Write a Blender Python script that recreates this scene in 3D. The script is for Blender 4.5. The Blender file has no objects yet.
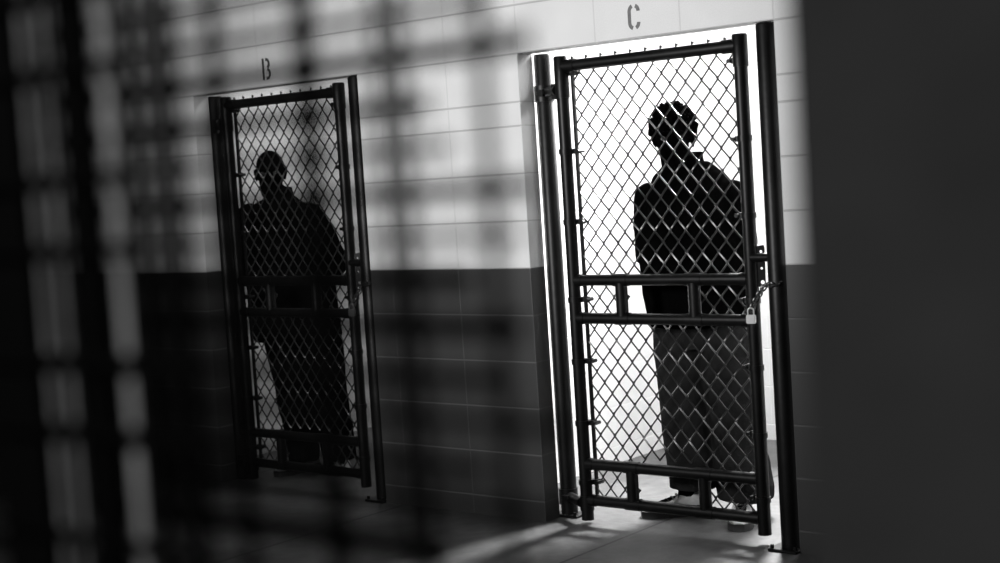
import bpy, bmesh, math, random
from mathutils import Vector, Matrix, noise
random.seed(7)
PI = math.pi
SC = bpy.context.scene
COL = SC.collection

# ------------------------------------------------------------------ camera, world, lights, exposure
FZ = 1.1034                      # height of the paint line above the floor
cam_d = bpy.data.cameras.new('camera')
cam = bpy.data.objects.new('camera', cam_d)
COL.objects.link(cam)
cam_d.sensor_fit = 'HORIZONTAL'
cam_d.sensor_width = 36.0
cam_d.lens = 1483.36 * 36.0 / 1000.0
_r = Vector((0.77510449, 0.62866508, -0.06319215))
_u = Vector((0.00511484, 0.09376751, 0.99558098))
_f = Vector((-0.63181237, 0.77200251, -0.0694641))
_m = Matrix((_r, _u, -_f)).transposed().to_4x4()
_m.translation = Vector((3.910, -4.988, 0.3929 + FZ))
cam.matrix_world = _m
cam_d.clip_start = 0.05
cam_d.dof.use_dof = True
cam_d.dof.focus_distance = 6.05
cam_d.dof.aperture_fstop = cam_d.lens / 1000.0 / 0.022
SC.camera = cam

world = bpy.data.worlds.new('dim_surroundings')
SC.world = world
world.use_nodes = True
world.node_tree.nodes['Background'].inputs[0].default_value = (1, 1, 1, 1)
world.node_tree.nodes['Background'].inputs[1].default_value = 0.020

def area(name, loc, target, power, sx, sy):
    d = bpy.data.lights.new(name, 'AREA')
    d.shape = 'RECTANGLE'; d.size = sx; d.size_y = sy; d.energy = power
    o = bpy.data.objects.new(name, d); COL.objects.link(o)
    o.location = loc
    o.rotation_euler = (Vector(target) - Vector(loc)).to_track_quat('-Z', 'Y').to_euler()
    return o
sd = bpy.data.lights.new('corridor_flood', 'SPOT')
sd.energy = 600; sd.spot_size = math.radians(86); sd.spot_blend = 1.0; sd.shadow_soft_size = 0.3
so = bpy.data.objects.new('corridor_flood', sd); COL.objects.link(so)
so.location = (-0.2, -4.0, 1.85)
so.rotation_euler = (Vector((-0.1, 0, 2.25)) - so.location).to_track_quat('-Z', 'Y').to_euler()
area('viewer_side_fill', (3.1, -5.75, 2.5), (3.0, -4.4, 1.4), 9, 0.4, 0.4)  # added fill, no known fixture; lifts the camera side of the near grille
area('cell_lamp_bright', (0.75, 1.35, 2.68), (0.6, 1.0, 0), 64, 0.9, 0.5)
bd = bpy.data.lights.new('cell_back_lamp', 'SPOT')
bd.energy = 1250; bd.spot_size = math.radians(70); bd.spot_blend = 0.6; bd.shadow_soft_size = 0.25
bo = bpy.data.objects.new('cell_back_lamp', bd); COL.objects.link(bo)
bo.location = (0.30, 1.90, 2.45)
bo.rotation_euler = (Vector((0.5, -0.5, 0)) - bo.location).to_track_quat('-Z', 'Y').to_euler()
area('cell_lamp_dim', (-1.75, 0.95, 2.68), (-1.75, 0.9, 0), 13, 0.6, 0.4)

SC.view_settings.view_transform = 'Standard'
SC.view_settings.look = 'None'
SC.view_settings.gamma = 1.0
SC.view_settings.use_curve_mapping = False
SC.view_settings.exposure = 0.0
SC.cycles.use_denoising = True

# ------------------------------------------------------------------ materials
def mat(name, base=0.5, rough=0.6, metal=0.0, spec=0.5, noise_amt=0.0, noise_scale=20.0, bump=0.0, bump_scale=60.0):
    m = bpy.data.materials.new(name); m.use_nodes = True
    nt = m.node_tree; b = nt.nodes['Principled BSDF']
    b.inputs['Base Color'].default_value = (base, base, base, 1)
    b.inputs['Roughness'].default_value = rough
    b.inputs['Metallic'].default_value = metal
    b.inputs['Specular IOR Level'].default_value = spec
    tc = nt.nodes.new('ShaderNodeTexCoord')
    if noise_amt:
        n = nt.nodes.new('ShaderNodeTexNoise'); n.inputs['Scale'].default_value = noise_scale; n.inputs['Detail'].default_value = 5
        nt.links.new(tc.outputs['Object'], n.inputs['Vector'])
        r = nt.nodes.new('ShaderNodeMapRange')
        r.inputs['From Min'].default_value = 0.3; r.inputs['From Max'].default_value = 0.7
        r.inputs['To Min'].default_value = base * (1 - noise_amt); r.inputs['To Max'].default_value = base * (1 + noise_amt)
        nt.links.new(n.outputs['Fac'], r.inputs['Value'])
        nt.links.new(r.outputs['Result'], b.inputs['Base Color'])
    if bump:
        n2 = nt.nodes.new('ShaderNodeTexNoise'); n2.inputs['Scale'].default_value = bump_scale; n2.inputs['Detail'].default_value = 4
        nt.links.new(tc.outputs['Object'], n2.inputs['Vector'])
        bp = nt.nodes.new('ShaderNodeBump'); bp.inputs['Strength'].default_value = bump; bp.inputs['Distance'].default_value = 0.01
        nt.links.new(n2.outputs['Fac'], bp.inputs['Height'])
        nt.links.new(bp.outputs['Normal'], b.inputs['Normal'])
    return m

class NG:
    """tiny helper to write node maths"""
    def __init__(s, nt): s.nt = nt
    def m(s, op, a, b=None, c=None):
        n = s.nt.nodes.new('ShaderNodeMath'); n.operation = op
        for i, v in enumerate((a, b, c)):
            if v is None: continue
            if isinstance(v, (int, float)): n.inputs[i].default_value = v
            else: s.nt.links.new(v, n.inputs[i])
        return n.outputs[0]
    def mix(s, f, a, b):
        # a + f*(b-a)
        return s.m('ADD', a, s.m('MULTIPLY', f, s.m('SUBTRACT', b, a)))

BL, BH = 0.4064, 0.2032
def block_mat(name, up, low, up_joint, low_joint, axis='X', two_tone=True):
    m = bpy.data.materials.new(name); m.use_nodes = True
    nt = m.node_tree; b = nt.nodes['Principled BSDF']; g = NG(nt)
    tc = nt.nodes.new('ShaderNodeTexCoord'); sp = nt.nodes.new('ShaderNodeSeparateXYZ')
    nt.links.new(tc.outputs['Object'], sp.inputs[0])
    h = sp.outputs['X'] if axis == 'X' else sp.outputs['Y']
    z = g.m('SUBTRACT', sp.outputs['Z'], FZ)
    # one half-height course sits between 3 and 3.5 courses over the paint line
    zz = g.m('ADD', z, g.m('MULTIPLY', g.m('GREATER_THAN', z, 3.25 * BH), 0.5 * BH))
    def dist(v, p):
        fr = g.m('FRACT', g.m('ADD', g.m('DIVIDE', v, p), 0.5))
        return g.m('MULTIPLY', g.m('ABSOLUTE', g.m('SUBTRACT', fr, 0.5)), p)
    dz = dist(zz, BH); dx = dist(h, BL)
    def line(d, w, soft):
        mr = nt.nodes.new('ShaderNodeMapRange'); mr.interpolation_type = 'SMOOTHSTEP'
        mr.inputs['From Min'].default_value = w; mr.inputs['From Max'].default_value = w + soft
        mr.inputs['To Min'].default_value = 1; mr.inputs['To Max'].default_value = 0
        nt.links.new(d, mr.inputs['Value']); return mr.outputs[0]
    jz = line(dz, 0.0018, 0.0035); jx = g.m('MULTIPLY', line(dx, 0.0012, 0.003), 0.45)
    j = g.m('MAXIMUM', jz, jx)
    n = nt.nodes.new('ShaderNodeTexNoise'); n.inputs['Scale'].default_value = 3.0; n.inputs['Detail'].default_value = 6
    nt.links.new(tc.outputs['Object'], n.inputs['Vector'])
    var = g.m('ADD', g.m('MULTIPLY', n.outputs['Fac'], 0.30), 0.85)
    n3 = nt.nodes.new('ShaderNodeTexNoise'); n3.inputs['Scale'].default_value = 240.0; n3.inputs['Detail'].default_value = 3
    nt.links.new(tc.outputs['Object'], n3.inputs['Vector'])
    var = g.m('MULTIPLY', var, g.m('ADD', g.m('MULTIPLY', n3.outputs['Fac'], 0.28), 0.86))
    if two_tone:
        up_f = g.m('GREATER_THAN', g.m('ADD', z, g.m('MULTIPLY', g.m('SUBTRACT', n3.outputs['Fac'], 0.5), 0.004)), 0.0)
        basev = g.mix(up_f, low, up); jv = g.mix(up_f, low_joint, up_joint)  # lower joints lighter: light caught on their edges is put into the colour
    else:
        basev = g.m('ADD', 0.0, up); jv = g.m('ADD', 0.0, up_joint)
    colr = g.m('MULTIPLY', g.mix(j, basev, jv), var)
    cb = nt.nodes.new('ShaderNodeCombineXYZ')
    for i in range(3): nt.links.new(colr, cb.inputs[i])
    nt.links.new(cb.outputs[0], b.inputs['Base Color'])
    b.inputs['Roughness'].default_value = 0.5
    b.inputs['Specular IOR Level'].default_value = 0.35
    ht = g.m('ADD', g.m('MULTIPLY', j, -1.0), g.m('MULTIPLY', n3.outputs['Fac'], 0.25))
    bp = nt.nodes.new('ShaderNodeBump'); bp.inputs['Strength'].default_value = 0.5; bp.inputs['Distance'].default_value = 0.004
    nt.links.new(ht, bp.inputs['Height']); nt.links.new(bp.outputs['Normal'], b.inputs['Normal'])
    return m

def floor_mat():
    m = bpy.data.materials.new('dark_concrete'); m.use_nodes = True
    nt = m.node_tree; b = nt.nodes['Principled BSDF']; g = NG(nt)
    tc = nt.nodes.new('ShaderNodeTexCoord'); sp = nt.nodes.new('ShaderNodeSeparateXYZ')
    nt.links.new(tc.outputs['Object'], sp.inputs[0])
    n = nt.nodes.new('ShaderNodeTexNoise'); n.inputs['Scale'].default_value = 2.6; n.inputs['Detail'].default_value = 8; n.inputs['Roughness'].default_value = 0.65
    nt.links.new(tc.outputs['Object'], n.inputs['Vector'])
    n2 = nt.nodes.new('ShaderNodeTexNoise'); n2.inputs['Scale'].default_value = 22; n2.inputs['Detail'].default_value = 6
    nt.links.new(tc.outputs['Object'], n2.inputs['Vector'])
    mr = nt.nodes.new('ShaderNodeMapRange'); mr.inputs['From Min'].default_value = 0.35; mr.inputs['From Max'].default_value = 0.65
    mr.inputs['To Min'].default_value = 0.6; mr.inputs['To Max'].default_value = 1.3
    nt.links.new(n.outputs['Fac'], mr.inputs['Value'])
    v = g.m('MULTIPLY', g.m('MULTIPLY', mr.outputs[0], 0.10), g.m('ADD', g.m('MULTIPLY', n2.outputs['Fac'], 0.7), 0.65))
    # saw cut joints running out from the wall
    fr = g.m('FRACT', g.m('ADD', g.m('DIVIDE', g.m('SUBTRACT', sp.outputs['X'], 0.463), 1.3), 0.5))
    d = g.m('MULTIPLY', g.m('ABSOLUTE', g.m('SUBTRACT', fr, 0.5)), 1.3)
    jt = g.m('LESS_THAN', d, 0.007)
    v = g.m('MULTIPLY', v, g.m('SUBTRACT', 1.0, g.m('MULTIPLY', jt, 0.75)))
    cb = nt.nodes.new('ShaderNodeCombineXYZ')
    for i in range(3): nt.links.new(v, cb.inputs[i])
    nt.links.new(cb.outputs[0], b.inputs['Base Color'])
    b.inputs['Roughness'].default_value = 0.55; b.inputs['Specular IOR Level'].default_value = 0.4
    bp = nt.nodes.new('ShaderNodeBump'); bp.inputs['Strength'].default_value = 0.35; bp.inputs['Distance'].default_value = 0.006
    nt.links.new(g.m('SUBTRACT', n2.outputs['Fac'], g.m('MULTIPLY', jt, 0.8)), bp.inputs['Height'])
    nt.links.new(bp.outputs['Normal'], b.inputs['Normal'])
    return m

M = {
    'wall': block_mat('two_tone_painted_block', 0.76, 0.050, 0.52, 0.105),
    'cell_x': block_mat('white_painted_block', 0.80, 0.80, 0.90, 0.9, 'X', False),
    'cell_y': block_mat('white_painted_block_side', 0.80, 0.80, 0.90, 0.9, 'Y', False),
    'floor': floor_mat(),
    'ceil': mat('white_ceiling_paint', 0.8, 0.7, bump=0.1),
    'pipe': mat('black_painted_steel', 0.004, 0.42, spec=0.25, noise_amt=0.6, noise_scale=9, bump=0.08, bump_scale=30),
    'wire': mat('galvanised_wire', 0.025, 0.30, spec=0.5),
    'lock': mat('bare_steel', 0.62, 0.4, metal=0.35),
    'chain': mat('dull_chain_steel', 0.10, 0.35, metal=0.8),
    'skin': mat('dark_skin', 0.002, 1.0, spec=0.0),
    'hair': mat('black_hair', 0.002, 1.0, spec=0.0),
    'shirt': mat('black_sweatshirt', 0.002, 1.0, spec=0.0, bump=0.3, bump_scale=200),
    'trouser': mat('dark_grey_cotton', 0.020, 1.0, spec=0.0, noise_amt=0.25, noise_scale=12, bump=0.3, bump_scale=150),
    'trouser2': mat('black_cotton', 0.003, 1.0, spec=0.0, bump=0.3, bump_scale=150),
    'shoe': mat('off_white_leather', 0.6, 0.55, noise_amt=0.15, noise_scale=30),
    'sole': mat('dark_rubber', 0.03, 0.7),
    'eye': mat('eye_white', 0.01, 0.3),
    'paint': mat('grey_stencil_paint', 0.15, 0.6, noise_amt=0.25, noise_scale=60),
    'paint2': mat('dark_stencil_paint', 0.06, 0.6, noise_amt=0.25, noise_scale=60),
    'grille': mat('black_grille_steel', 0.006, 0.8, spec=0.05),
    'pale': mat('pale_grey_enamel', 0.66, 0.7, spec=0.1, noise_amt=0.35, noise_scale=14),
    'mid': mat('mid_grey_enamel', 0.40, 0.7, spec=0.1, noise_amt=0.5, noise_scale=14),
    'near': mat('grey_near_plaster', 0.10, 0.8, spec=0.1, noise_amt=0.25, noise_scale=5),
}

# ------------------------------------------------------------------ mesh helpers
def obj(name, bm, m, parent=None, smooth=True):
    me = bpy.data.meshes.new(name)
    bm.normal_update()
    bm.to_mesh(me); bm.free()
    if smooth:
        for p in me.polygons: p.use_smooth = True
        try: me.set_sharp_from_angle(angle=math.radians(40))
        except Exception: pass
    me.materials.append(m)
    o = bpy.data.objects.new(name, me); COL.objects.link(o)
    if parent: o.parent = parent
    return o
def empty(name, loc, rz=0.0, label=None, cat=None, group=None):
    o = bpy.data.objects.new(name, None); COL.objects.link(o)
    o.location = loc; o.rotation_euler = (0, 0, rz); o.empty_display_size = 0.1
    return tag(o, label, cat, group)
def tag(o, label=None, cat=None, group=None):
    if label: o['label'] = label
    if cat: o['category'] = cat
    if group: o['group'] = group
    return o
def struct(name, bm, m):
    o = obj(name, bm, m, None, False); o['kind'] = 'structure'; return o

def box(bm, a, b):
    x0, y0, z0 = a; x1, y1, z1 = b
    v = [bm.verts.new(p) for p in ((x0,y0,z0),(x1,y0,z0),(x1,y1,z0),(x0,y1,z0),(x0,y0,z1),(x1,y0,z1),(x1,y1,z1),(x0,y1,z1))]
    for f in ((3,2,1,0),(4,5,6,7),(0,1,5,4),(1,2,6,5),(2,3,7,6),(3,0,4,7)):
        bm.faces.new([v[i] for i in f])
def ring_frame(d):
    d = d.normalized()
    up = Vector((0,0,1)) if abs(d.z) < 0.9 else Vector((0,1,0))
    a = d.cross(up).normalized(); b = a.cross(d).normalized()
    return a, b
def skin_rings(bm, rings, cap=True):
    vs = [[bm.verts.new(p) for p in r] for r in rings]
    n = len(vs[0])
    for i in range(len(vs) - 1):
        for k in range(n):
            bm.faces.new((vs[i][k], vs[i][(k+1) % n], vs[i+1][(k+1) % n], vs[i+1][k]))
    if cap:
        bm.faces.new(list(reversed(vs[0]))); bm.faces.new(vs[-1])
def tube(bm, pts, r, n=12, cap=True, closed=False):
    """swept tube; r a number or a list"""
    pts = [Vector(p) for p in pts]; N = len(pts)
    rr = r if isinstance(r, (list, tuple)) else [r] * N
    rings = []
    prev = None
    for i, p in enumerate(pts):
        if closed: d = pts[(i+1) % N] - pts[i-1]
        elif i == 0: d = pts[1] - p
        elif i == N-1: d = p - pts[i-1]
        else: d = (pts[i+1] - p).normalized() + (p - pts[i-1]).normalized()
        if prev is None: a, b = ring_frame(d)
        else:
            dn = d.normalized(); a = (prev - dn * prev.dot(dn)).normalized(); b = a.cross(dn).normalized()
        prev = a
        rings.append([p + a * (math.cos(2*PI*k/n) * rr[i]) + b * (math.sin(2*PI*k/n) * rr[i]) for k in range(n)])
    if closed:
        vs = [[bm.verts.new(q) for q in r_] for r_ in rings]
        for i in range(N):
            for k in range(n):
                bm.faces.new((vs[i][k], vs[i][(k+1) % n], vs[(i+1) % N][(k+1) % n], vs[(i+1) % N][k]))
    else: skin_rings(bm, rings, cap)
def limb(bm, pts, radii, n=16):
    """tapered limb with rounded ends"""
    pts = [Vector(p) for p in pts]
    d0 = (pts[0] - pts[1]).normalized(); d1 = (pts[-1] - pts[-2]).normalized()
    P, Rr = [], []
    for t in (0.98, 0.8, 0.45): P.append(pts[0] + d0 * radii[0] * t); Rr.append(radii[0] * math.sqrt(1 - t*t))
    P += pts; Rr += list(radii)
    for t in (0.45, 0.8, 0.98): P.append(pts[-1] + d1 * radii[-1] * t); Rr.append(radii[-1] * math.sqrt(1 - t*t))
    tube(bm, P, Rr, n)
def ell(bm, c, r, rot=None, sub=3):
    mtx = Matrix.Translation(Vector(c)) @ (rot.to_4x4() if rot else Matrix.Identity(4)) @ Matrix.Diagonal((*r, 1.0))
    bmesh.ops.create_icosphere(bm, subdivisions=sub, radius=1.0, matrix=mtx)
def loft(bm, rings, n=28, p=2.0):
    """horizontal superelliptic rings: (cx, cy, z, rx, ry)"""
    R = []
    for cx, cy, z, rx, ry in rings:
        r = []
        for k in range(n):
            a = 2*PI*k/n; c, s = math.cos(a), math.sin(a)
            r.append(Vector((cx + rx * math.copysign(abs(c)**(2/p), c), cy + ry * math.copysign(abs(s)**(2/p), s), z)))
        R.append(r)
    if R[0][0].z > R[-1][0].z: R.reverse()
    skin_rings(bm, R)
def blob(name, bm, m, parent, voxel=0.007, smooth=4, wrinkle=0.0, wscale=0.12):
    """one continuous skin around everything in bm"""
    bmesh.ops.recalc_face_normals(bm, faces=bm.faces[:])
    me = bpy.data.meshes.new('tmp'); bm.to_mesh(me); bm.free()
    t = bpy.data.objects.new('tmp', me); COL.objects.link(t)
    md = t.modifiers.new('r', 'REMESH'); md.mode = 'VOXEL'; md.voxel_size = voxel
    sm = t.modifiers.new('s', 'SMOOTH'); sm.iterations = smooth; sm.factor = 0.5
    if wrinkle:
        tx = bpy.data.textures.new('folds', 'CLOUDS'); tx.noise_scale = wscale
        dp = t.modifiers.new('d', 'DISPLACE'); dp.texture = tx; dp.strength = wrinkle; dp.mid_level = 0.5
    dg = bpy.context.evaluated_depsgraph_get(); dg.update()
    out = bpy.data.meshes.new_from_object(t.evaluated_get(dg))
    bpy.data.objects.remove(t); bpy.data.meshes.remove(me)
    out.name = name
    out.materials.clear(); out.materials.append(m)
    for p in out.polygons: p.use_smooth = True
    o = bpy.data.objects.new(name, out); COL.objects.link(o)
    if parent: o.parent = parent
    return o
def flat_shape(name, outlines, thick, m, parent=None, to3d=None):
    """filled 2-D outlines (holes allowed) with a thickness, as a mesh; to3d maps curve space to object space"""
    cu = bpy.data.curves.new('tmp', 'CURVE'); cu.dimensions = '2D'; cu.fill_mode = 'BOTH'; cu.extrude = thick / 2
    for o_ in outlines:
        s = cu.splines.new('POLY'); s.points.add(len(o_) - 1)
        for i, (x, y) in enumerate(o_): s.points[i].co = (x, y, 0, 1)
        s.use_cyclic_u = True
    t = bpy.data.objects.new('tmp', cu); COL.objects.link(t)
    dg = bpy.context.evaluated_depsgraph_get(); dg.update()
    me = bpy.data.meshes.new_from_object(t.evaluated_get(dg))
    bpy.data.objects.remove(t); bpy.data.curves.remove(cu)
    if to3d: me.transform(to3d)
    me.name = name; me.materials.clear(); me.materials.append(m)
    o = bpy.data.objects.new(name, me); COL.objects.link(o)
    if parent: o.parent = parent
    return o
def copy_tree(o, parent=None):
    c = o.copy(); COL.objects.link(c)
    if parent: c.parent = parent
    for ch in list(o.children): copy_tree(ch, c)
    return c

# ------------------------------------------------------------------ the setting
HEAD = FZ + 4.5 * BH             # 2.018
WT = 0.10                        # wall thickness
BX0, BX1, CX0, CX1 = -2.131, -0.950, 0.0, 1.219
def pierced_wall(xs, zs, holes, y0, y1):
    bm = bmesh.new(); V = {}
    def v(i, j, y):
        k = (i, j, y)
        if k not in V: V[k] = bm.verts.new((xs[i], y, zs[j]))
        return V[k]
    nx, nz = len(xs) - 1, len(zs) - 1
    solid = lambda i, j: 0 <= i < nx and 0 <= j < nz and (i, j) not in holes
    for i in range(nx):
        for j in range(nz):
            if not solid(i, j): continue
            bm.faces.new((v(i,j,y0), v(i+1,j,y0), v(i+1,j+1,y0), v(i,j+1,y0)))
            bm.faces.new((v(i,j+1,y1), v(i+1,j+1,y1), v(i+1,j,y1), v(i,j,y1)))
            if not solid(i-1, j): bm.faces.new((v(i,j,y0), v(i,j+1,y0), v(i,j+1,y1), v(i,j,y1)))
            if not solid(i+1, j): bm.faces.new((v(i+1,j,y1), v(i+1,j+1,y1), v(i+1,j+1,y0), v(i+1,j,y0)))
            if not solid(i, j-1): bm.faces.new((v(i,j,y0), v(i,j,y1), v(i+1,j,y1), v(i+1,j,y0)))
            if not solid(i, j+1): bm.faces.new((v(i,j+1,y1), v(i,j+1,y0), v(i+1,j+1,y0), v(i+1,j+1,y1)))
    return bm
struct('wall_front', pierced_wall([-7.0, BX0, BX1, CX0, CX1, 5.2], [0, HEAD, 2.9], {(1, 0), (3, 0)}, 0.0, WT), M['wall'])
bm = bmesh.new(); box(bm, (-7.0, -6.5, -0.15), (5.2, 2.3, 0.0)); struct('floor', bm, M['floor'])
bm = bmesh.new(); box(bm, (-3.0, 2.02, 0), (2.2, 2.2, 2.8)); struct('wall_back', bm, M['cell_x'])
bm = bmesh.new(); box(bm, (-2.77, WT, 0), (-2.57, 2.02, 2.8)); struct('wall_left', bm, M['cell_y'])
bm = bmesh.new(); box(bm, (-0.64, WT, 0), (-0.44, 2.02, 2.8)); struct('wall_middle', bm, M['cell_y'])
bm = bmesh.new(); box(bm, (1.75, WT, 0), (1.95, 2.02, 2.8)); struct('wall_right', bm, M['cell_y'])
bm = bmesh.new(); box(bm, (-3.0, WT, 2.8), (2.2, 2.2, 2.95)); struct('ceiling', bm, M['ceil'])

# the near wall end beside the camera, far out of focus
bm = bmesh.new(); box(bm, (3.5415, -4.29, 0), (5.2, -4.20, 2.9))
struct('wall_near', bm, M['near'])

# ------------------------------------------------------------------ stencilled letters
def arc(cx, cy, rx, ry, a0, a1, n=10):
    return [(cx + rx*math.cos(math.radians(a0 + (a1-a0)*i/n)), cy + ry*math.sin(math.radians(a0 + (a1-a0)*i/n))) for i in range(n+1)]
def band(path, w):
    L, R_ = [], []
    for i, p in enumerate(path):
        a = path[max(i-1, 0)]; b = path[min(i+1, len(path)-1)]
        dx, dy = b[0]-a[0], b[1]-a[1]; l = math.hypot(dx, dy) or 1
        L.append((p[0]-dy/l*w/2, p[1]+dx/l*w/2)); R_.append((p[0]+dy/l*w/2, p[1]-dx/l*w/2))
    return L + R_[::-1]
Q_WALL = Matrix.Rotation(PI/2, 4, 'X')          # curve plane -> wall plane
w = 0.015
c_out = [band(arc(0.0, 0.021, 0.0215, 0.024, 112, 180) + arc(0.0, -0.021, 0.0215, 0.024, 180, 250), w),
         band(arc(0.0, 0.021, 0.0215, 0.024, 68, 2), w),
         band(arc(0.0, -0.021, 0.0215, 0.024, -2, -68), w)]
o = flat_shape('stencil_letter', c_out, 0.0012, M['paint'], None, Q_WALL); o.location = (0.601, -0.0007, FZ + 0.997)
tag(o, 'stencilled letter C painted on the block above the nearer gateway', 'letter')
b_out = [band([(-0.0225, -0.052), (-0.0225, 0.052)], w),
         band([(-0.004, 0.0455), (0.005, 0.045)] + arc(0.002, 0.024, 0.017, 0.021, 70, -70), w * .95),
         band(arc(0.003, -0.024, 0.020, 0.022, 80, -68) + [(0.003, -0.0455), (-0.004, -0.0455)], w * .95)]
o = flat_shape('stencil_letter', b_out, 0.0012, M['paint2'], None, Q_WALL); o.location = (-1.562, -0.0007, FZ + 0.997)
tag(o, 'stencilled letter B painted on the block above the farther gateway', 'letter')

# ------------------------------------------------------------------ gate posts
def gate_post(x, y, r, label):
    t = empty('gate_post', (x, y, 0), 0, label, 'post', 'steel posts of the gateways')
    bm = bmesh.new(); tube(bm, [(0,0,0.012), (0,0,HEAD - 0.012), (0,0,HEAD - 0.004)], [r, r, r*0.93], 32); obj('pipe', bm, M['pipe'], t)
    bm = bmesh.new(); s = r + 0.03
    hx = min(s, CX1 - x) if x > 0.6 else (min(s, BX1 - x) if -1.5 < x < 0 else s)
    lx = -s
    if y > WT: s = min(s, y - WT)
    box(bm, (lx, -s, 0), (hx, s, 0.012))
    bmesh.ops.bevel(bm, geom=bm.edges[:], offset=0.003, segments=1, affect='EDGES')
    for sx in (lx*0.8, hx*0.8):
        for sy in (-s*0.78, s*0.78): tube(bm, [(sx, sy, 0.012), (sx, sy, 0.026)], 0.008, 6)
    obj('base_plate', bm, M['pipe'], t, False)
    return t
gate_post(0.022, 0.145, 0.037, 'dark hinge post at the left jamb of the nearer gateway under letter C')
gate_post(1.163, 0.040, 0.039, 'dark latch post at the right jamb of the nearer gateway under letter C')
gate_post(-2.140, 0.145, 0.040, 'dark hinge post at the left jamb of the farther gateway under letter B')
gate_post(-1.000, 0.040, 0.038, 'dark latch post at the right jamb of the farther gateway under letter B')

# ------------------------------------------------------------------ chain link gate
GX, GY = 0.182, 0.06
def make_gate():
    t = empty('chain_link_gate', (GX, GY, 0.004), 0, 'black tube chain-link gate under letter C, chained shut in front of the curly-haired man', 'gate', 'chain-link gates')
    W = 0.855; TOP = 1.984
    RS = 0.0265
    for x in (0, W):
        bm = bmesh.new(); tube(bm, [(x,0,0.012 if x == 0 else 0.036), (x,0,TOP-0.03)], RS, 24); obj('stile', bm, M['pipe'], t)
        bm = bmesh.new(); tube(bm, [(x,0,TOP-0.125), (x,0,TOP-0.006), (x,0,TOP)], [0.0305, 0.0305, 0.027], 24)
        sx = 1 if x == 0 else -1
        tube(bm, [(x + sx*0.01, 0, TOP-0.043), (x + sx*0.075, 0, TOP-0.043)], 0.0275, 24)
        obj('corner_fitting', bm, M['pipe'], t)
    RAILS = {'top_rail': (TOP-0.043,), 'middle_rail': (1.041, 0.880), 'bottom_rail': (0.255, 0.099)}
    for nm, zs in RAILS.items():
        for z in zs:
            bm = bmesh.new(); tube(bm, [(0.012,0,z), (W-0.012,0,z)], 0.0235, 24)
            if nm != 'top_rail':      # welded sleeves where the dividers meet the rail and at the ends
                for a, b_ in ((0.015, 0.05), (W-0.05, W-0.015), (0.205, 0.278), (0.552, 0.632)):
                    tube(bm, [(a,0,z), (b_,0,z)], 0.0262, 24)
            obj(nm, bm, M['pipe'], t)
    for z0, z1 in ((0.880, 1.041), (0.099, 0.255)):
        for x in (0.241, 0.592):
            bm = bmesh.new(); tube(bm, [(x,0,z0+0.012), (x,0,z1-0.012)], 0.0255, 20); obj('divider', bm, M['pipe'], t)
    # chain link fabric with two pass-through openings
    X0, X1, Z0, Z1 = 0.034, W-0.030, 0.088, TOP-0.020
    ax, az = 0.0735, 0.0905
    holes = ((0.262, 0.570, 0.89, 1.035), (0.262, 0.570, 0.106, 0.248))
    yb = 0.031
    bm = bmesh.new()
    ns = int((X1 - X0) / (ax/2)) + 1
    for i in range(ns):
        xl = X0 + i*ax/2; xr = min(xl + ax/2, X1)
        if xr - xl < 0.01: continue
        nz = int((Z1 - Z0) / (az/2))
        run = []
        def flush():
            if len(run) > 1: tube(bm, run, [0.0060 if abs(q[1] - yb) < 1e-6 else 0.0037 for q in run], 6)
            run.clear()
        for k in range(nz + 1):
            z = Z1 - k*az/2
            right = (k + i) % 2 == 1
            x = xr + 0.0018 if right else xl - 0.0018
            if any(h[0] < x < h[1] and h[2] < z < h[3] for h in holes): flush(); continue
            if run:
                px, pz = run[-1][0], run[-1][2]
                s = -1 if right else 1      # one diagonal runs in front of the other
                if not any(h[0] < (x+px)/2 < h[1] and h[2] < (z+pz)/2 < h[3] for h in holes):
                    for f in (0.16, 0.84): run.append((px + (x-px)*f, yb + s*0.0034, pz + (z-pz)*f))
                else: flush()
            run.append((x, yb, z))
        flush()
        # twisted end pokes up over the top rail
        xt = (xr if i % 2 == 1 else xl)
        if i % 2 == 0: tube(bm, [(xt, yb, Z1), (xt + 0.003, yb - 0.004, Z1 + 0.014), (xt + 0.011, yb - 0.006, Z1 + 0.009)], 0.0042, 6)
    obj('chain_link_mesh', bm, M['wire'], t)
    for x, s in ((0.036, 1), (W-0.034, -1)):
        bm = bmesh.new(); box(bm, (x-0.006, yb-0.009, 0.10), (x+0.006, yb+0.004, TOP-0.075)); obj('tension_bar', bm, M['pipe'], t, False)
        for z in (1.912 if s > 0 else 1.886, 1.585, 1.288, 0.958, 0.695, 0.43, 0.175):
            bm = bmesh.new(); xs = 0 if s > 0 else W
            tube(bm, [(xs,0,z-0.011), (xs,0,z+0.011)], 0.0305, 20)
            a, b_ = sorted((xs + s*0.012, x + s*0.016)); box(bm, (a, 0.012, z-0.011), (b_, 0.038, z+0.011))
            a = x + s*0.022; tube(bm, [(a, 0.0, z), (a, 0.046, z)], 0.0085, 6)
            obj('tension_band', bm, M['pipe'], t)
    for z in (1.842, 0.085):
        bm = bmesh.new()
        px, py = 0.020 - GX, 0.145 - GY
        tube(bm, [(px,py,z-0.034), (px,py,z+0.034)], 0.043, 24)
        tube(bm, [(0,0,z-0.032), (0,0,z+0.032)], 0.0305, 20)
        tube(bm, [(px+0.020,py-0.020,z+0.002), (-0.02,-0.012,z+0.002)], 0.021, 12)
        tube(bm, [(px+0.005,py-0.060,z), (px+0.05,py-0.060,z)], 0.006, 8); box(bm, (px+0.012, py-0.066, z-0.014), (px+0.042, py-0.030, z+0.014))
        if z > 1: box(bm, (-0.05, -0.012, z-0.035), (-0.012, 0.008, z+0.03))
        obj('hinge', bm, M['pipe'], t)
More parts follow.
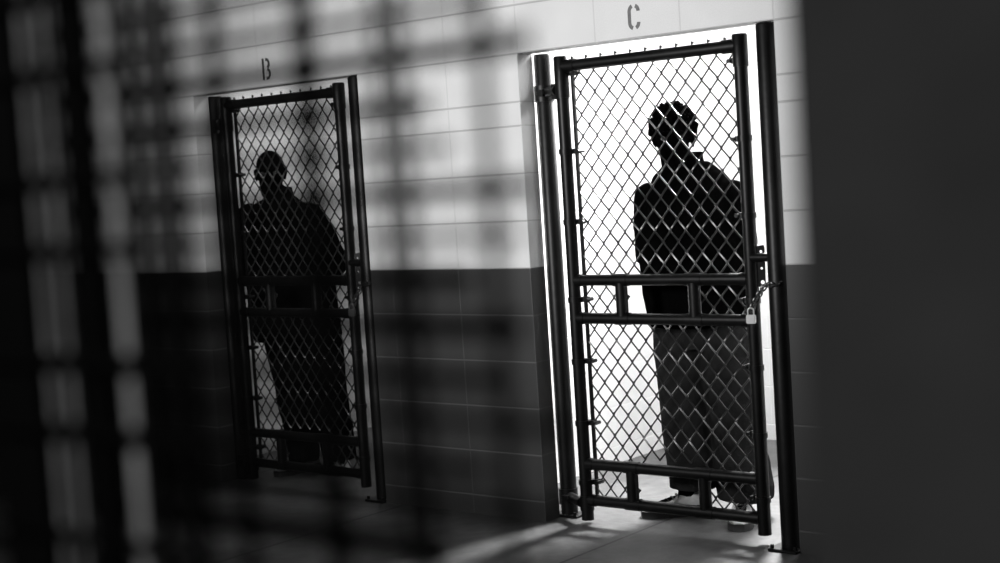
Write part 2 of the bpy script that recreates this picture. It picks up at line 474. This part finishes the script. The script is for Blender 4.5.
    # latch plate with three holes, and the rod that reaches the post
    def circ(cx, cy, r): return [(cx + r*math.cos(2*PI*k/14), cy + r*math.sin(2*PI*k/14)) for k in range(14)]
    z0, z1 = -0.082, 0.080
    outl = [[(0.010, z0), (0.056, z0), (0.058, z1-0.012), (0.055, z1), (0.010, z1-0.006)], circ(0.0435, 0.055, 0.0056), circ(0.0435, -0.010, 0.005), circ(0.045, -0.064, 0.0078)]
    flat_shape('latch_plate', outl, 0.006, M['pipe'], t, Matrix.Translation((W, -0.006, 1.092)) @ Matrix.Rotation(0.35, 4, 'Z') @ Q_WALL)
    bm = bmesh.new(); tube(bm, [(W+0.012, -0.012, 1.126), (W+0.118, -0.020, 1.126)], 0.0165, 16); obj('latch_rod', bm, M['pipe'], t)
    return t
gate = make_gate()
gate2 = copy_tree(gate)
gate2.location = (-1.953, GY, 0.012); gate2.scale = (0.955, 1, 1)
gate2['label'] = 'black tube chain-link gate under letter B, farther off, in front of the shaven-headed man'

# ------------------------------------------------------------------ chain and padlock
def make_chain(label):
    t = empty('lock_chain', (0, 0, 0), 0, label, 'chain', 'chains holding the gates shut')
    P0, P1, P2 = Vector((1.118, 0.012, 1.022)), Vector((1.082, 0.000, 0.972)), Vector((1.066, -0.008, 0.930))
    pts = []
    for i in range(9):
        s = i / 8; pts.append((1-s)**2*P0 + 2*s*(1-s)*P1 + s*s*P2)
    # the rest of the loop goes round the back of the post
    pts = [Vector((1.20, 0.062, 1.03)), Vector((1.182, 0.0, 1.032)), Vector((1.160, -0.008, 1.03)), Vector((1.138, -0.002, 1.027))] + pts
    bm = bmesh.new()
    for i in range(len(pts) - 1):
        a, b = pts[i], pts[i+1]; d = (b - a); L = d.length * 0.5 + 0.006; d.normalize()
        u, v = ring_frame(d); ang = 0.4 if i % 2 else 0.4 + PI/2
        s = u*math.cos(ang) + v*math.sin(ang); c = (a + b)/2
        loop = [c + d*(L*math.copysign(abs(math.cos(q))**0.7, math.cos(q))) + s*(0.0095*math.sin(q)) for q in [2*PI*k/14 for k in range(14)]]
        tube(bm, loop, 0.0032, 7, closed=True)
    obj('links', bm, M['chain'], t)
    return t
def make_padlock(label):
    t = empty('padlock', (1.066, -0.012, 0.898), 0.25, label, 'padlock', 'padlocks on the gate chains')
    bm = bmesh.new(); box(bm, (-0.021, -0.009, -0.021), (0.021, 0.009, 0.019))
    bmesh.ops.bevel(bm, geom=bm.edges[:], offset=0.003, segments=2, affect='EDGES')
    for z in (-0.012, -0.004, 0.004): box(bm, (-0.0212, -0.0096, z), (0.0212, 0.0096, z+0.0035))
    obj('body', bm, M['lock'], t)
    bm = bmesh.new()
    tube(bm, [(-0.0135,0,0.015), (-0.0135,0,0.036)] + [(0.0135*math.cos(a), 0, 0.036 + 0.014*math.sin(a)) for a in [PI - PI*k/8 for k in range(1, 8)]] + [(0.0135,0,0.036), (0.0135,0,0.015)], 0.0038, 10)
    obj('shackle', bm, M['lock'], t)
    return t
ch = make_chain('short dark chain looped from latch post to gate under letter C')
pl = make_padlock('bright steel padlock hanging on the chain of the gate under letter C')
ch2 = copy_tree(ch); ch2.location = (-2.137, 0, 0.012); ch2['label'] = 'short dark chain looped from latch post to gate under letter B'
pl2 = copy_tree(pl); pl2.location = (1.062 - 2.140, -0.012, 0.905); pl.scale = (0.85, 0.85, 0.85); pl2.scale = (0.85, 0.85, 0.85)
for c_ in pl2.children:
    c_.data = c_.data.copy(); c_.data.materials[0] = M['chain']  # shade on the farther padlock is put into its colour with darker steel
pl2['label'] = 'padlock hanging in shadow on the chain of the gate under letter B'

# ------------------------------------------------------------------ people
def hand(bm, wrist, direction, palm_n, side, curl=0.5, s=1.0):
    """palm, four unequal curled fingers and a thumb that leaves the side of the palm"""
    d = Vector(direction).normalized(); n = Vector(palm_n); n = (n - d*n.dot(d)).normalized()
    a = d.cross(n).normalized() * side
    W = Vector(wrist)
    for k in (-1, -0.33, 0.33, 1):
        limb(bm, [W + d*0.01*s + a*k*0.018*s, W + d*0.088*s + a*k*0.030*s], [0.016*s, 0.0125*s], 10)
    for k, L in ((1, 0.072), (0.33, 0.082), (-0.33, 0.076), (-1, 0.060)):
        p = W + d*0.088*s + a*k*0.031*s; ang = 0.25
        P = [p]
        for seg, f in enumerate((0.45, 0.31, 0.24)):
            dd = d*math.cos(ang) + n*math.sin(ang); p = p + dd*L*f*s; P.append(p); ang += curl
        limb(bm, P, [0.0095*s, 0.009*s, 0.0082*s, 0.0070*s], 10)
    p = W + d*0.025*s + a*0.026*s
    limb(bm, [p, p + (d*0.5 + a*0.75 + n*0.25).normalized()*0.038*s, p + (d*0.5 + a*0.75 + n*0.25).normalized()*0.038*s + (d*0.85 + a*0.25 + n*0.4).normalized()*0.030*s,
              p + (d*0.5 + a*0.75 + n*0.25).normalized()*0.038*s + (d*0.85 + a*0.25 + n*0.4).normalized()*0.052*s], [0.014*s, 0.0115*s, 0.0098*s, 0.0078*s], 10)

def shoe(parent, ankle, yaw, pitch=0.0):
    t = bpy.data.objects.new('shoe', None)
    ax, ay = ankle
    mt = Matrix.Translation((ax, ay, 0)) @ Matrix.Rotation(yaw, 4, 'Z')
    prof = [(0.085, 0.026, 0.075), (0.075, 0.034, 0.095), (0.04, 0.038, 0.108), (0.0, 0.039, 0.105), (-0.04, 0.041, 0.088), (-0.08, 0.045, 0.070), (-0.12, 0.048, 0.060), (-0.155, 0.045, 0.052), (-0.18, 0.035, 0.044), (-0.196, 0.018, 0.034)]
    bm = bmesh.new(); rings = []
    for y, wd, h in prof:
        r = []
        for k in range(20):
            a = 2*PI*k/20; c, s = math.cos(a), math.sin(a)
            zz = 0.024 + (h-0.024)*0.5 + (h-0.024)*0.5*math.copysign(abs(s)**0.8, s)
            wid = wd*(1.0 - 0.25*max(0, s)**2)
            r.append(Vector((wid*math.copysign(abs(c)**0.75, c), y, zz)))
        rings.append(r)
    skin_rings(bm, rings)
    bmesh.ops.recalc_face_normals(bm, faces=bm.faces[:]); bm.transform(mt)
    up = obj('shoe', bm, M['shoe'], parent)
    bm = bmesh.new(); out = []
    for y, wd, h in prof: out.append((wd*1.07 + 0.002, y*1.03))
    loop = [(x, y) for x, y in out] + [(-x, y) for x, y in reversed(out)]
    skin_rings(bm, [[Vector((x, y, z)) for x, y in loop] for z in (0.0, 0.014, 0.030)])
    bmesh.ops.recalc_face_normals(bm, faces=bm.faces[:]); bm.transform(mt); obj('sole', bm, M['sole'], up)
    bm = bmesh.new()
    for y, z in ((-0.022, 0.099), (-0.044, 0.090), (-0.066, 0.080), (-0.088, 0.0715)):
        tube(bm, [(-0.027, y, z-0.013), (-0.014, y-0.003, z-0.001), (0.0, y-0.002, z+0.002), (0.014, y+0.003, z-0.001), (0.027, y+0.002, z-0.013)], 0.0035, 6)
    bm.transform(mt); obj('laces', bm, M['sole'], up)
    return up

def person(name, loc, rz, P, label):
    t = empty(name, loc, rz, label, 'person', 'men standing behind the gates')
    V = Vector
    H = V(P['head']); HR = Matrix.Rotation(P['head_yaw'], 4, 'Z') @ Matrix.Rotation(P.get('head_pitch', 0.1), 4, 'X') @ Matrix.Rotation(P.get('head_roll', 0), 4, 'Y')
    HS = P.get('head_scale', 1.0)
    hm = Matrix.Translation(H) @ HR @ Matrix.Scale(HS, 4)
    def hp(x, y, z): return hm @ V((x, y, z))
    hr3 = HR.to_3x3()
    def he(bm, c, r): ell(bm, hp(*c), [q*HS for q in r], hr3)
    NB = V(P['neck']); sh = P['shoulders']; el = P['elbows']; wr = P['wrists']; hip = P['hips']; kn = P['knees']; an = P['ankles']
    pz = P['pelvis_z']
    # ---- the body, one skin from crown to ankle
    bm = bmesh.new()
    he(bm, (0, 0.018, 0.030), (0.074, 0.094, 0.090)); he(bm, (0, -0.030, -0.030), (0.061, 0.062, 0.083)); he(bm, (0, -0.062, -0.092), (0.032, 0.028, 0.024))
    he(bm, (0, -0.012, -0.072), (0.054, 0.058, 0.038))
    for s in (-1, 1):
        limb(bm, [hp(s*0.010, -0.084, 0.030), hp(s*0.046, -0.070, 0.030)], [0.0095, 0.008], 10)      # brow
        he(bm, (s*0.042, -0.058, -0.018), (0.022, 0.024, 0.017))                                        # cheekbone
        he(bm, (s*0.0125, -0.097, -0.030), (0.009, 0.010, 0.008))                                       # nostril
        he(bm, (s*0.077, 0.018, -0.002), (0.009, 0.021, 0.033)); he(bm, (s*0.086, 0.026, 0.010), (0.006, 0.014, 0.020)); he(bm, (s*0.078, 0.012, -0.030), (0.006, 0.009, 0.011))
    limb(bm, [hp(0, -0.085, 0.018), hp(0, -0.101, -0.012), hp(0, -0.107, -0.027)], [0.0075, 0.0095, 0.0125], 10)
    limb(bm, [hp(-0.022, -0.082, -0.060), hp(0, -0.091, -0.057), hp(0.022, -0.082, -0.060)], [0.005, 0.0075, 0.005], 10)
    limb(bm, [hp(-0.019, -0.080, -0.071), hp(0, -0.088, -0.072), hp(0.019, -0.080, -0.071)], [0.005, 0.0085, 0.005], 10)
    nr0 = P.get('neck_r', 0.058); limb(bm, [hp(0, 0.018, -0.03), hp(0, 0.022, -0.09), NB], [nr0, nr0, nr0*1.15])
    for s in (0, 1): limb(bm, [NB + V((0, 0.01, -0.035)), V(sh[s]) + V((0, 0, -0.02))], [0.045, 0.050])
    chest = V(P['chest'])
    ry = P.get('depth', 1.0)
    loft(bm, [(chest.x*.5, chest.y*.3, pz-0.10, 0.10, 0.08), (chest.x*.5, chest.y*.3, pz, 0.155, 0.105*ry), (chest.x*.6, chest.y*.6, pz+0.14, 0.145, 0.10*ry), (chest.x, chest.y, chest.z, 0.165, 0.115*ry), (NB.x, (chest.y+NB.y)/2, sh[0][2]-0.03, 0.165, 0.09), (NB.x, NB.y, NB.z, 0.06, 0.055)])
    for s in (0, 1):
        limb(bm, [sh[s], el[s], wr[s]], [0.056, 0.041, 0.029])
        limb(bm, [hip[s], kn[s], (an[s][0], an[s][1]+0.005, an[s][2]-0.02)], [0.088, 0.060, 0.040])
        sd = -1 if s == 0 else 1
        hand(bm, wr[s], P['hand_dir'][s], P['hand_n'][s], sd, 0.55)
        foot = Matrix.Rotation(P['toe'][s], 3, 'Z') @ V((0, -0.13, 0)); a = V((an[s][0], an[s][1], 0.062))
        limb(bm, [a + V((0, 0, 0.0)), a + foot*0.55 + V((0,0,-0.012)), a + foot + V((0,0,-0.020))], [0.033, 0.031, 0.022], 12)
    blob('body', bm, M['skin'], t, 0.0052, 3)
    # eyes
    for s in (-1, 1):
        bm = bmesh.new(); he(bm, (s*0.031, -0.072, 0.011), (0.012, 0.0125, 0.010)); obj('eye', bm, M['eye'], t)
    # ---- hair
    bm = bmesh.new(); hr = random.Random(P['seed'])
    if P['hair'] == 'curly':
        he(bm, (0, 0.022, 0.042), (0.079, 0.098, 0.090))
        for k in range(700):
            z = hr.uniform(-0.35, 1); a = hr.uniform(0, 2*PI); q = math.sqrt(max(0, 1 - z*z))
            dx, dy = q*math.sin(a), -q*math.cos(a)
            if dy < -0.45 and z < 0.30: continue
            if z < -0.12 and dy < 0.1: continue
            g_ = hr.uniform(0.98, 1.15)
            c = (0.083*dx*g_, 0.022 + 0.099*dy*g_, 0.042 + 0.092*z*g_)
            rr = hr.uniform(0.006, 0.013); ell(bm, hp(*c), (rr, rr, rr*hr.uniform(0.8, 1.3)), None, 1)
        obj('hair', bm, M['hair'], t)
    else:
        he(bm, (0, 0.024, 0.036), (0.0755, 0.0945, 0.0875))
        o_ = obj('hair', bm, M['hair'], t)
    # ---- sweatshirt
    S = P['shirt']
    bm = bmesh.new(); loft(bm, S['torso'], 36, 2.3)
    for s in (0, 1):
        limb(bm, [NB + V((0, 0.015, -0.035)), V(sh[s]) + V((0, 0, -0.012))], [0.062, 0.072])
        limb(bm, [sh[s], V(sh[s]).lerp(V(el[s]), 0.5), el[s], V(el[s]).lerp(V(wr[s]), 0.5), V(el[s]).lerp(V(wr[s]), 0.93)], S['sleeve'])
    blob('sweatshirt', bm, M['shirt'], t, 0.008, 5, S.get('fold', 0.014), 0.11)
    bm = bmesh.new()
    nr, nz_ = P.get('collar', (0.070, 0.05))
    nd = (hp(0, 0.02, -0.09) - NB); 
    rings = []
    for k, (f, rad) in enumerate(((-0.045, nr*1.25), (0.0, nr*1.1), (nz_*0.6, nr*1.0), (nz_, nr*0.99), (nz_*0.9, nr*0.93), (0.0, nr*0.95))):
        rings.append([NB + V((P.get('collar_x', 0) + rad*math.cos(2*PI*i/28), 0.005 + rad*math.sin(2*PI*i/28)*0.98, f + 0.010*math.sin(2*PI*i/28) + P.get('collar_tilt', 0.25)*rad*math.cos(2*PI*i/28))) for i in range(28)])
    skin_rings(bm, rings, False); bmesh.ops.recalc_face_normals(bm, faces=bm.faces[:])
    obj('collar', bm, M['shirt'], t)
    # ---- trousers
    bm = bmesh.new()
    loft(bm, P['seat_rings'], 32, 2.2)
    for s in (0, 1): loft(bm, P['legs'][s], 28, 2.2)
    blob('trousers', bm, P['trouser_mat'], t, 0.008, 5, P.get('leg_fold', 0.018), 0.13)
    for s in (0, 1): shoe(t, (an[s][0], an[s][1]), P['toe'][s])
    return t

# curly-haired man: stands square behind the nearer gate with his hands behind his back
YC = math.radians(8)
person('person', (0.560, 0.430, 0), YC, dict(
    head=(-0.022, -0.115, 1.612), head_yaw=math.radians(20), head_pitch=0.10, head_roll=0.0, head_scale=1.03, neck=(0.0, -0.045, 1.490), chest=(0.0, -0.02, 1.28), pelvis_z=0.95, depth=1.05, neck_r=0.064,
    shoulders=((-0.190, -0.01, 1.360), (0.172, 0.0, 1.355)), elbows=((-0.262, 0.110, 1.13), (0.170, 0.085, 1.16)), wrists=((-0.06, 0.205, 0.98), (0.06, 0.205, 0.985)),
    hand_dir=((0.85, 0.10, -0.5), (-0.85, 0.10, -0.45)), hand_n=((0.2, 0.9, 0.3), (-0.2, -0.9, 0.3)),
    hips=((-0.09, 0, 0.93), (0.10, 0, 0.93)), knees=((-0.075, -0.01, 0.50), (0.15, -0.02, 0.50)), ankles=((-0.080, -0.045, 0.09), (0.190, -0.085, 0.09)), toe=(math.radians(-56), math.radians(17)),
    seed=3, hair='curly', collar=(0.078, 0.056), collar_x=-0.008, collar_tilt=0.02,
    shirt=dict(torso=[(0.0, 0.01, 0.815, 0.215, 0.155), (0.0, 0.01, 0.84, 0.226, 0.160), (-0.008, 0.01, 0.95, 0.238, 0.165), (-0.012, 0.005, 1.10, 0.242, 0.160), (-0.005, -0.005, 1.25, 0.220, 0.155), (-0.005, -0.01, 1.36, 0.195, 0.135), (-0.008, -0.015, 1.455, 0.155, 0.108), (-0.006, -0.03, 1.512, 0.092, 0.085)],
               sleeve=[0.078, 0.080, 0.078, 0.070, 0.050]),
    seat_rings=[(0.0, 0.0, 0.72, 0.17, 0.12), (0.0, 0.0, 0.85, 0.205, 0.135), (0.0, 0.0, 0.98, 0.165, 0.12)],
    legs=([(-0.080, 0, 0.86, 0.125, 0.125), (-0.080, 0, 0.70, 0.126, 0.125), (-0.068, -0.01, 0.50, 0.122, 0.118), (-0.055, -0.015, 0.28, 0.116, 0.115), (-0.052, -0.02, 0.17, 0.108, 0.112), (-0.056, -0.025, 0.115, 0.098, 0.105)],
          [(0.10, 0, 0.86, 0.115, 0.125), (0.125, 0, 0.70, 0.118, 0.125), (0.150, -0.01, 0.50, 0.114, 0.120), (0.168, -0.02, 0.28, 0.106, 0.118), (0.184, -0.03, 0.13, 0.120, 0.125), (0.188, -0.03, 0.085, 0.120, 0.120)]),
    trouser_mat=M['trouser']),
    'curly-haired person in dark sweatshirt and baggy grey trousers behind gate under letter C')

# shaven-headed man: heavier, leaning a little, behind the farther gate
YB = math.radians(24)
person('person', (-1.950, 0.430, 0), YB, dict(
    head=(-0.060, -0.055, 1.595), head_yaw=math.radians(18), head_pitch=0.08, head_scale=0.98, neck=(-0.035, -0.02, 1.470), chest=(0.0, -0.01, 1.26), pelvis_z=0.93, depth=1.1, neck_r=0.063,
    shoulders=((-0.215, 0.0, 1.365), (0.118, 0.0, 1.350)), elbows=((-0.280, 0.075, 1.10), (0.212, 0.085, 1.10)), wrists=((-0.06, 0.215, 0.95), (0.06, 0.215, 0.955)),
    hand_dir=((0.85, 0.10, -0.5), (-0.85, 0.10, -0.45)), hand_n=((0.2, 0.9, 0.3), (-0.2, -0.9, 0.3)),
    hips=((-0.09, 0, 0.91), (0.10, 0, 0.91)), knees=((-0.04, -0.01, 0.49), (0.155, -0.01, 0.49)), ankles=((0.005, -0.02, 0.09), (0.200, 0.0, 0.09)), toe=(math.radians(-28), math.radians(24)),
    seed=5, hair='short', collar=(0.072, 0.040), collar_x=0.0, collar_tilt=0.04,
    shirt=dict(torso=[(0.0, 0.01, 0.705, 0.235, 0.165), (0.0, 0.01, 0.73, 0.242, 0.170), (-0.01, 0.01, 0.90, 0.240, 0.172), (-0.015, 0.005, 1.06, 0.235, 0.165), (-0.02, 0.0, 1.22, 0.220, 0.155), (-0.035, -0.005, 1.33, 0.190, 0.130), (-0.03, -0.01, 1.41, 0.140, 0.105), (-0.033, -0.02, 1.470, 0.082, 0.078)],
               sleeve=[0.084, 0.084, 0.082, 0.072, 0.050]),
    seat_rings=[(0.01, 0.0, 0.68, 0.18, 0.13), (0.0, 0.0, 0.82, 0.19, 0.135), (0.0, 0.0, 0.96, 0.165, 0.12)],
    legs=([(-0.075, 0, 0.84, 0.115, 0.125), (-0.060, 0, 0.68, 0.115, 0.125), (-0.035, -0.01, 0.49, 0.105, 0.118), (-0.012, -0.01, 0.28, 0.095, 0.110), (-0.002, -0.01, 0.11, 0.078, 0.108), (0.0, -0.01, 0.055, 0.074, 0.105)],
          [(0.10, 0, 0.84, 0.118, 0.125), (0.125, 0, 0.68, 0.120, 0.125), (0.145, -0.01, 0.49, 0.106, 0.118), (0.175, 0.0, 0.28, 0.092, 0.110), (0.194, 0.005, 0.11, 0.086, 0.108), (0.197, 0.005, 0.055, 0.084, 0.105)]),
    trouser_mat=M['trouser2']),
    'shaven-headed person in long black sweatshirt and trousers behind gate under letter B')

# ------------------------------------------------------------------ steel grille close to the camera, out of focus
GD = 0.56                                  # distance in front of the camera plane
YG = -4.988 + GD
GS = GD / 0.70
gx = lambda x: 3.910 + (x - 3.910) * GS
GX0 = gx(2.5)
gr = empty('steel_grille', (GX0, YG, 0), 0, 'dark out-of-focus steel grille of bars and wires close to the viewer', 'grille')
def grille_bar(x0, x1, m, depth=0.003):
    bm = bmesh.new(); box(bm, (gx(x0) - GX0, -depth, 0.0), (gx(x1) - GX0, depth, 2.3))
    return obj('bar', bm, m, gr, False)
for x0, x1 in ((2.50, 2.52), (2.60, 2.62), (2.69, 2.71), (2.775, 2.845), (2.873, 2.878), (2.903, 2.920), (2.927, 2.942), (2.980, 2.990), (3.006, 3.014), (3.028, 3.042), (3.085, 3.092), (3.172, 3.188), (3.246, 3.250), (3.263, 3.269), (3.331, 3.337)):
    grille_bar(x0, x1, M['grille'])
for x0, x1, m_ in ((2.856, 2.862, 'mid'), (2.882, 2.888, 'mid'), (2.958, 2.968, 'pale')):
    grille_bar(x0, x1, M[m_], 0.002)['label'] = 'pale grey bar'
bm = bmesh.new(); gr_rng = random.Random(11)
zc = 1.4963
for k in range(-58, 34):
    z = zc + (0.356 + FZ - zc) * GS + 0.0287 * GS * k + gr_rng.uniform(-0.003, 0.003)
    xe = gx(gr_rng.uniform(3.27, 3.375)) - GX0
    h = gr_rng.uniform(0.0030, 0.0066)
    y = -0.007 if k % 5 in (0, 2) else 0.007       # some woven in front of the bars, most behind
    if y < 0: h *= 0.7
    box(bm, (-0.05, y - 0.003, z - h), (xe, y + 0.003, z + h))
obj('cross_slats', bm, M['grille'], gr, False)
